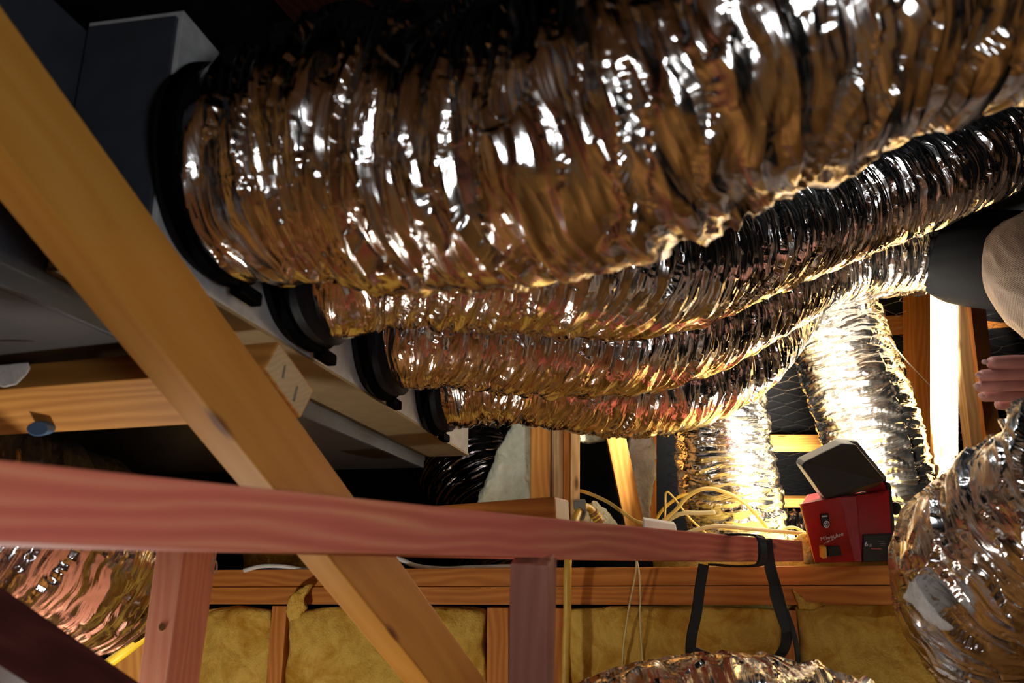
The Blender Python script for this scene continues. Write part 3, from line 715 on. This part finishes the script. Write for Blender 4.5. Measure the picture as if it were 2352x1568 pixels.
# ------------------------------------------------------------------ loose insulation
def wool(out, d, th, mat, label, **kw):
    return tag(puff('insulation_wool', out, d, th, M[mat], **kw), label, 'insulation')
wool([(1090, 1165), (1112, 1110), (1135, 1050), (1160, 1000), (1190, 940), (1235, 940), (1235, 1165)], 2.5, .06, 'poly',
     'pale greenish wool slab behind the dark ribbed duct, left of the brown faced post', rough=.008)
wool([(1445, 1000), (1500, 1000), (1507, 1060), (1508, 1090), (1495, 1130), (1490, 1215), (1465, 1215), (1440, 1100)], 2.69, .05, 'poly_grey',
     'white wool strip hanging between the leaning post and the brown post', rough=.010, freq=30)
wool([(1325, 1190), (1345, 1170), (1365, 1150), (1385, 1165), (1405, 1185), (1425, 1225), (1330, 1225)], 2.5, .06, 'poly',
     'fluffy pale wool lump behind the grey pipe clip', rough=.010, freq=30)
wool([(1325, 990), (1380, 985), (1390, 1012), (1350, 1018), (1325, 1015)], 2.7, .06, 'poly',
     'small white wool piece under the lowest of the four ducts', rough=.006)
a = PY(1500, 1235, 2.30); b = PY(2200, 1235, 2.30)
fl = batt('insulation_batt', (a[0], 2.26, ZC-.10), (b[0], 3.6, ZC+.075), M['batt_lit'], 12, rough=.014)
tag(fl, 'bright yellow loft insulation lying around the foot of the two upright ducts', 'insulation')
wool([(1826, 1235), (1850, 1225), (1875, 1240), (1880, 1292), (1840, 1294)], 2.02, .05, 'batt_lit',
     'yellow wool tuft between the beam end and the red lamp', rough=.006, freq=40)

# ------------------------------------------------------------------ the red work light on the plate
lm = empty('work_light', P(1960, 1291, 1.95), 'red and black battery work light standing on the upper plate', 'lamp')
def facets(name, cols, back, mat, parent, bevel=.002):
    """body from vertical pixel columns (x top, y top, x bottom, y bottom, depth) closed by a back shifted away"""
    f_ = [P(c[0], c[1], c[4]) for c in cols]; g = [P(c[2], c[3], c[4]) for c in cols]; n = len(cols)
    o2 = F*back+R*back*.5; vs = f_+g+[p+o2 for p in f_]+[p+o2 for p in g]
    fs = []
    for i in range(n-1): fs += [(i, i+1, n+i+1, n+i), (2*n+i+1, 2*n+i, 3*n+i, 3*n+i+1), (i+1, i, 2*n+i, 2*n+i+1), (n+i, n+i+1, 3*n+i+1, 3*n+i)]
    fs += [(0, n, 3*n, 2*n), (n-1, 3*n-1, 4*n-1, 2*n-1)]
    return mesh(name, vs, fs, mat, parent, bevel=bevel)
facets('housing', [(1840, 1157, 1872, 1292, 1.965), (1932, 1140, 1963, 1291, 1.925), (1966, 1137, 1979, 1291, 1.945), (2042, 1126, 2052, 1289, 1.945)], .12, M['red'], lm)
prism('corner_facet', [(1931, 1143), (1966, 1139), (1979, 1289), (1963, 1289)], [1.922, 1.942, 1.942, 1.922], .004, M['red_facet'], lm, .001)
prism('lit_side_strip', [(1838, 1158), (1845, 1156), (1878, 1291), (1873, 1292)], 1.97, .008, M['amber'], lm, .001)  # light on the housing's left edge, put in as an orange strip
prism('neck', [(1990, 1142), (1988, 1120), (2010, 1110), (2034, 1108), (2042, 1116), (2046, 1142)], 1.96, .10, M['red'], lm)
prism('grip_edge', [(2034, 1106), (2044, 1109), (2048, 1120), (2062, 1286), (2050, 1290), (2041, 1128)], 1.95, .12, M['black'], lm)
hk = P(2058, 1168, 2.0)
kn = []
for q in np.linspace(0, 2*np.pi, 28, endpoint=False): kn.append((2058+13*math.cos(q), 1168+15*math.sin(q)))
prism('tilt_knob', kn, 2.0, .04, M['black'], lm, .003)
bt = prism('battery', [(1984, 1228), (2050, 1226), (2056, 1288), (1982, 1291)], 1.938, .08, M['black'], lm, .003)
def on(x, y, d): return P(x, y, d)
ru = unit(P(2000, 1250, 1.9)-P(1990, 1250.5, 1.9)); uu = U
text('capacity_print', '6', .0165, P(1986, 1254, 1.936), R, U, M['print_white'], bt, bold=.0004)
text('capacity_print', '.0', .0105, P(1995, 1255, 1.936), R, U, M['print_white'], bt)
for (x0, y0, x1, y1, mt) in ((2016, 1242, 2032, 1243, 'grey_plastic'), (2022, 1247, 2034, 1248.5, 'grey_plastic'), (2022, 1252, 2034, 1253, 'grey_plastic'), (2001, 1259, 2025, 1261, 'print_red')):
    prism('label_line', [(x0, y0), (x1, y0+.3), (x1, y1+.3), (x0, y1)], 1.937, .0015, M[mt], bt, 0)
sw = prism('power_switch', [(1886, 1182), (1903, 1180), (1906, 1208), (1890, 1210)], 1.936, .01, M['black'], lm, .001)
prism('switch_mark', [(1888, 1184.5), (1900, 1183.5), (1900, 1186.5), (1888, 1187.5)], 1.9345, .002, M['print_white'], sw, 0)
def ringmesh(name, cx, cy, rx, ry, w, d, mat, parent):
    n = 40; V = []; fs = []
    for q in np.linspace(0, 2*np.pi, n, endpoint=False):
        for k, dd in ((1, 0), (1-w/rx, 0), (1-w/rx, .002), (1, .002)): V.append(P(cx+rx*k*math.cos(q), cy+ry*k*math.sin(q), d+dd))
    for i in range(n):
        j = (i+1) % n
        for k in range(4): fs.append((4*i+k, 4*j+k, 4*j+(k+1) % 4, 4*i+(k+1) % 4))
    return mesh(name, V, fs, mat, parent)
ringmesh('switch_mark', 1898.5, 1204, 7, 8.5, 2, 1.932, M['print_white'], sw)
ringmesh('switch_mark', 1898.5, 1204, 2.6, 5, 1.3, 1.932, M['print_white'], sw)
lr = unit(P(1930, 1229, 1.93)-P(1884, 1240, 1.945)); lu = unit(P(1900, 1220, 1.93)-P(1903, 1250, 1.93))
lg = text('brand_print', 'Milwaukee', .0128, P(1884.5, 1242, 1.935), lr, lu, M['print_white'], lm, shear=.25)
prism('brand_bolt', [(1892, 1249), (1906, 1239), (1905, 1243), (1927, 1229.5), (1913, 1240), (1914, 1237), (1900, 1247), (1902, 1243)], 1.932, .0015, M['print_white'], lm, 0)
prism('battery_latch_window', [(1901, 1257), (1950, 1251), (1953, 1272), (1904, 1278)], 1.936, .02, M['black'], lm, .001)
prism('amber_tab', [(1888, 1256), (1898, 1255), (1900, 1281), (1890, 1283)], 1.936, .02, M['amber'], lm, .001)
hp = [(1842, 1072), (1848, 1060), (1934, 1018), (1966, 1021), (2030, 1098), (2030, 1105), (2012, 1119), (1896, 1146)]
hd = prism('lamp_head', hp, [1.90, 1.90, 1.88, 1.88, 1.92, 1.925, 1.935, 1.92], .045, M['black'], lm, .004, shift=(.0, .004))
hp2 = [(1838, 1072), (1842, 1056), (1932, 1011), (1970, 1014), (2036, 1094), (2036, 1106), (2014, 1122), (1892, 1148)]
prism('head_rim', hp2, [1.945, 1.945, 1.925, 1.925, 1.96, 1.965, 1.975, 1.965], .025, M['rim'], hd, .003, shift=(0, .002))
lp = [(1872, 1078), (1936, 1042), (1960, 1044), (2005, 1100), (1905, 1128)]
prism('led_panel', lp, [1.985, 1.97, 1.97, 1.99, 1.995], .012, M['led'], hd, .001)
area('work_light_beam', tuple(P(1945, 1070, 2.03)), tuple(P(1880, 925, 2.55)), .13, 125, (1.0, .92, .76), spread=125)

# ------------------------------------------------------------------ cables, hoses, small things
def wire(name, pts, rad, mat, label, cat='cable', **kw):
    return tag(cable(name, pts, rad, M[mat], **kw), label, cat)
D = 2.2
wire('flat_cable', [(1310, 1124, 2.5), (1345, 1130, 2.4), (1395, 1152, 2.3), (1432, 1178, 2.22), (1462, 1197, 2.2), (1500, 1205, 2.2)], .0055, 'cable',
     'yellow cable running from the knotty post down into the white junction sleeve', flat=.6)
jb = prism('junction_sleeve', [(1479, 1192), (1552, 1203), (1556, 1226), (1480, 1222)], 2.16, .03, M['white'], None, .003)
tag(jb, 'white plastic sleeve the yellow cables enter, on top of the red beam', 'cable sleeve')
wire('flat_cable', [(1512, 1205, 2.2), (1548, 1175, 2.2), (1580, 1140, 2.2), (1618, 1122, 2.2), (1665, 1130, 2.2), (1710, 1155, 2.2), (1745, 1192, 2.2), (1768, 1222, 2.22)], .0055, 'cable',
     'yellow cable arching high across the glowing upright duct', flat=.6)
wire('flat_cable', [(1525, 1208, 2.21), (1545, 1188, 2.2), (1572, 1178, 2.19), (1610, 1178, 2.18), (1643, 1176, 2.17)], .0062, 'cable_pale',
     'thick pale cable end pointing right in front of the glowing duct', flat=.6)
wire('flat_cable', [(1527, 1200, 2.28), (1528, 1160, 2.28), (1530, 1130, 2.28), (1545, 1140, 2.28), (1580, 1185, 2.26), (1612, 1216, 2.25), (1630, 1232, 2.24)], .005, 'cable',
     'yellow cable bent in a sharp peak left of the glowing duct', flat=.6)
wire('flat_cable', [(1500, 1206, 2.35), (1518, 1175, 2.35), (1545, 1150, 2.35), (1566, 1138, 2.35), (1585, 1136, 2.35)], .005, 'hose_old',
     'shaded ochre cable behind the sharply bent one', flat=.6)
wire('flat_cable', [(1570, 1226, 2.12), (1610, 1214, 2.12), (1652, 1208, 2.12), (1720, 1214, 2.12), (1790, 1220, 2.12), (1850, 1226, 2.12)], .0055, 'cable_pale',
     'pale yellow cable lying low over the red beam towards the lamp', flat=.6)
wire('flat_cable', [(1790, 1224, 2.2), (1808, 1212, 2.2), (1828, 1212, 2.2), (1850, 1224, 2.2)], .004, 'cable_pale',
     'small pale loop of cable left of the red lamp', flat=.6)
ho = empty('yellow_hose', P(1303, 1400, 2.0), 'yellow hose rising in front of the plates and bending over the grey clip', 'hose')
cable('hose_tube', [(1297, 1620, 1.93), (1300, 1500, 1.96), (1303, 1400, 1.985), (1304, 1300, 2.0), (1312, 1230, 2.05), (1322, 1190, 2.1), (1335, 1166, 2.14), (1350, 1164, 2.16), (1366, 1180, 2.17)], .0098, M['hose_old'], ho, nv=18)
cable('connector', [(1362, 1175, 2.17), (1370, 1186, 2.17), (1380, 1200, 2.17)], .0135, M['brown_plastic'], ho, nv=18)
for q in (0, 1): cable('connector_ring', [(1367+q*5, 1182+q*7, 2.17), (1368.5+q*5, 1184+q*7, 2.17)], .0152, M['hose'], ho, nv=18, step=.001)
cable('tail_cable', [(1378, 1196, 2.17), (1390, 1212, 2.17), (1420, 1230, 2.17)], .006, M['hose_old'], ho)
tag(prism('pipe_clip', [(1319, 1151), (1346, 1150), (1346, 1176), (1343, 1192), (1336, 1196), (1340, 1176), (1332, 1164), (1326, 1172), (1319, 1172)], 2.12, .03, M['grey_plastic'], None, .002),
    'grey plastic clip holding the bent yellow hose', 'clip')
wire('twin_cable', [(1462, 1270, 1.99), (1461, 1310, 1.985), (1454, 1350, 1.985), (1444, 1400, 1.98), (1432, 1490, 1.975), (1426, 1600, 1.97)], .0045, 'cable_pale',
     'pale twin cable hanging over the plates, left strand of two', flat=.5)
wire('twin_cable', [(1458, 1268, 2.0), (1468, 1315, 1.985), (1471, 1370, 1.985), (1470, 1420, 1.98), (1475, 1500, 1.975), (1481, 1600, 1.97)], .0045, 'cable_pale',
     'pale twin cable with dark print hanging over the plates, right strand of two', flat=.5)
wire('white_cable', [(880, 1262, 2.2), (920, 1284, 2.18), (960, 1300, 2.17), (1020, 1306, 2.17), (1090, 1303, 2.17), (1180, 1301, 2.17)], .0065, 'white',
     'white cable lying on the upper plate left of the greyish pink post')
wire('white_cable', [(560, 1310, 2.2), (600, 1300, 2.2), (650, 1300, 2.2), (700, 1308, 2.2), (750, 1310, 2.2)], .006, 'white',
     'short run of white cable on the plate left of the diagonal brace')
wire('steel_wire', [(2040, 775, 2.42), (2068, 812, 2.42), (2130, 880, 2.6), (2205, 952, 2.8)], .002, 'steel',
     'thin steel wire stretched from the upright duct to the glaring post', 'wire')
wire('steel_wire', [(2163, 912, 2.7), (2185, 928, 2.75), (2208, 942, 2.8)], .0015, 'steel',
     'second short wire crossing the glaring post just above the first', 'wire')
wire('yellow_hose', [(420, 1400, 1.62), (350, 1448, 1.62), (285, 1497, 1.6), (215, 1548, 1.58), (150, 1600, 1.56)], .0105, 'hose',
     'bright yellow hose below the lower left duct', 'hose', nv=18)
# hanging strap
st = empty('strap', P(1735, 1265, 1.47), 'black webbing strap looped round the red beam and hanging below it', 'strap')
ribbon('beam_loop', [(1650, 1229, 1.53), (1700, 1227, 1.48), (1732, 1229, 1.45), (1748, 1236, 1.43), (1752, 1262, 1.425), (1750, 1288, 1.43), (1738, 1298, 1.45), (1690, 1300, 1.48), (1636, 1296, 1.53)], .024, .004, M['strap'], st, wdir=(.8, 1, 0))
ribbon('hanging_webbing', [(1617, 1296, 1.55), (1608, 1350, 1.55), (1600, 1410, 1.55), (1588, 1470, 1.55), (1592, 1512, 1.55), (1640, 1532, 1.55), (1700, 1542, 1.54), (1760, 1530, 1.53), (1800, 1490, 1.52), (1806, 1440, 1.51), (1795, 1400, 1.50), (1782, 1350, 1.49), (1768, 1300, 1.46), (1760, 1240, 1.44)],
       .021, .003, M['strap'], st, wdir=R+.25*U)
ribbon('webbing_tail', [(1805, 1400, 1.5), (1822, 1450, 1.5), (1832, 1500, 1.5), (1836, 1570, 1.5)], .010, .003, M['strap'], st, wdir=R)
bk = prism('buckle', [(1776, 1322), (1790, 1350), (1812, 1420), (1820, 1450), (1800, 1456), (1790, 1430), (1770, 1370), (1768, 1330)], 1.485, .008, M['black'], st, .002)
ribbon('hanging_webbing', [(1590, 1500, 1.545), (1650, 1522, 1.54), (1720, 1536, 1.535), (1790, 1520, 1.53), (1822, 1560, 1.53)], .028, .003, M['strap'], st, wdir=(0, .2, 1))

tb2 = bpy.data.objects['timber_beam']
vv = sorted([np.array(tb2.matrix_world @ v.co) for v in tb2.data.vertices], key=lambda q: -(tb2.matrix_world.inverted() @ Vector(q)).x)
ev = vv[:len(vv)//2]
ev = np.array(ev); ec = ev.mean(0); en = np.linalg.svd(ev-ec)[2][2]
def onend(x, y, lift=.0025):
    r = ray(x, y); t = ((ec-CAM)@en)/(r@en); return CAM+r*(t-lift)
for (x0, y0, x1, y1, w) in ((649, 868, 654, 838, 5), (674, 921, 683, 882, 5)):
    q = [onend(x0-w*.5, y0), onend(x0+w*.6, y0+1), onend(x1+w*.6, y1), onend(x1-w*.3, y1)]
    mesh('slit', q+[p+F*.0008 for p in q], HEX, M['black'], tb2)
# white tab, blue cap, clear hook
tag(puff('plastic_sheet', [(-40, 842), (40, 834), (66, 833), (70, 846), (58, 862), (40, 882), (12, 889), (-40, 880)], .975, .004, M['white'], rough=.001, freq=60),
    'torn piece of white plastic on the face of the slit ended beam', 'plastic sheet')
tag(prism('blue_disc', [(60+25*(1+math.cos(q))*1.0, 985+17*math.sin(q)) for q in np.linspace(0, 2*np.pi, 24, endpoint=False)], 1.06, .02, M['blue'], None, .002),
    'small blue cap showing under the slit ended beam at the left', 'cap')
cable_pts = [(492, 1262), (492, 1284), (487, 1290), (485, 1305), (488, 1316), (494, 1317), (498, 1306), (497, 1290), (494, 1284)]
wire('plastic_hook', [(x, y, 1.15) for x, y in cable_pts], .0012, 'clear', 'clear plastic hook hanging beside the pinkish post', 'hook', nv=8)
# screw in the pink post, slits and knots
sr = []
c0 = PY(375, 1439, 1.0880)
scw = mesh('screw_head', [c0+np.array([.0055*math.cos(q), -.0025 if k else 0.002, .0055*math.sin(q)]) for k in (0, 1) for q in np.linspace(0, 2*np.pi, 20, endpoint=False)],
           [tuple(range(20)), tuple(range(39, 19, -1))]+[(i, (i+1) % 20, 20+(i+1) % 20, 20+i) for i in range(20)], M['steel'], p4)
wt = puff('torn_wool', [(2090, 1296), (2104, 1330), (2128, 1372), (2160, 1415), (2192, 1446), (2160, 1448), (2128, 1424), (2100, 1392), (2074, 1372), (2082, 1335)], 1.165, .03, M['poly_grey'], e5, tilt=(-.10, 0), rough=.003, freq=50)
wt['label'] = 'white wool bulging from a tear'

# ------------------------------------------------------------------ the reaching hand
def skin_hand():
    V, E, RAD = [], [], []
    def add(p, r, prev=None):
        V.append(p); RAD.append(r); k = len(V)-1
        if prev is not None: E.append((prev, k))
        return k
    el = add(P(2900, 1010, 1.62), .040); m1 = add(P(2720, 950, 1.52), .034, el); wr = add(P(2570, 900, 1.42), .026, m1)
    pc = add(P(2500, 885, 1.385), .027, wr)
    for (kn, j1, j2, tip) in (((2405, 862, 1.33), (2345, 858, 1.29), (2285, 860, 1.275), (2245, 863, 1.275)),
                              ((2405, 884, 1.34), (2345, 882, 1.30), (2282, 885, 1.285), (2240, 888, 1.285)),
                              ((2410, 906, 1.36), (2352, 905, 1.32), (2292, 907, 1.305), (2250, 910, 1.305)),
                              ((2420, 926, 1.39), (2370, 927, 1.355), (2322, 928, 1.345), (2285, 928, 1.345))):
        k = add(P(*kn), .0150, pc); k = add(P(*j1), .0118, k); k = add(P(*j2), .0112, k); k = add(P(*tip), .0100, k)
    k = add(P(2440, 845, 1.35), .016, pc); k = add(P(2370, 832, 1.30), .0135, k); k = add(P(2312, 832, 1.275), .0128, k); add(P(2268, 833, 1.27), .0108, k)
    V = np.array(V); o0 = V.mean(0)
    me = bpy.data.meshes.new('person'); me.from_pydata((V-o0).tolist(), E, [])
    o = link('person', me, M['skin'], None, Matrix.Translation(Vector(o0)))
    md = o.modifiers.new('skin', 'SKIN'); md.use_smooth_shade = True; md.branch_smoothing = .6
    for i, s_ in enumerate(me.skin_vertices[0].data): s_.radius = (RAD[i], RAD[i]); s_.use_root = i == 2
    sb = o.modifiers.new('sub', 'SUBSURF'); sb.levels = 2; sb.render_levels = 2
    tag(o, 'person reaching in from the right edge, bare hand with fingers pointing left', 'person')
    for (x, y, d) in ((2247, 861, 1.2665), (2243, 886, 1.2765), (2253, 908, 1.2965), (2262, 831, 1.2605)):
        n = 14; vs = [P(x+8*math.cos(q)*(.8 if i else 1), y+6*math.sin(q)*(.8 if i else 1), d-(.0012 if i else 0)) for i in (0, 1) for q in np.linspace(0, 2*np.pi, n, endpoint=False)]
        mesh('fingernail', vs, [tuple(range(n)), tuple(range(2*n-1, n-1, -1))]+[(i, (i+1) % n, n+(i+1) % n, n+i) for i in range(n)], M['nail'], o, smooth=True)
    s_, c_, r_ = path([(2560, 897, 1.41, .036), (2640, 925, 1.465, .040), (2760, 965, 1.54, .046), (2950, 1030, 1.66, .052)], .004); t_, n_, b_ = frames(c_)
    an = np.linspace(0, 2*np.pi, 60, endpoint=False); I = np.repeat(np.arange(len(s_)), 60); A = np.tile(an, len(s_))
    rr = r_[I]+.003*noise3(np.stack([np.cos(A)*2, np.sin(A)*2, s_[I]*60], 1))
    grid_mesh('shirt_cuff', c_[I]+n_[I]*(np.cos(A)*rr)[:, None]+b_[I]*(np.sin(A)*rr)[:, None], len(s_), 60, M['cuff'], o, caps=True)
skin_hand()
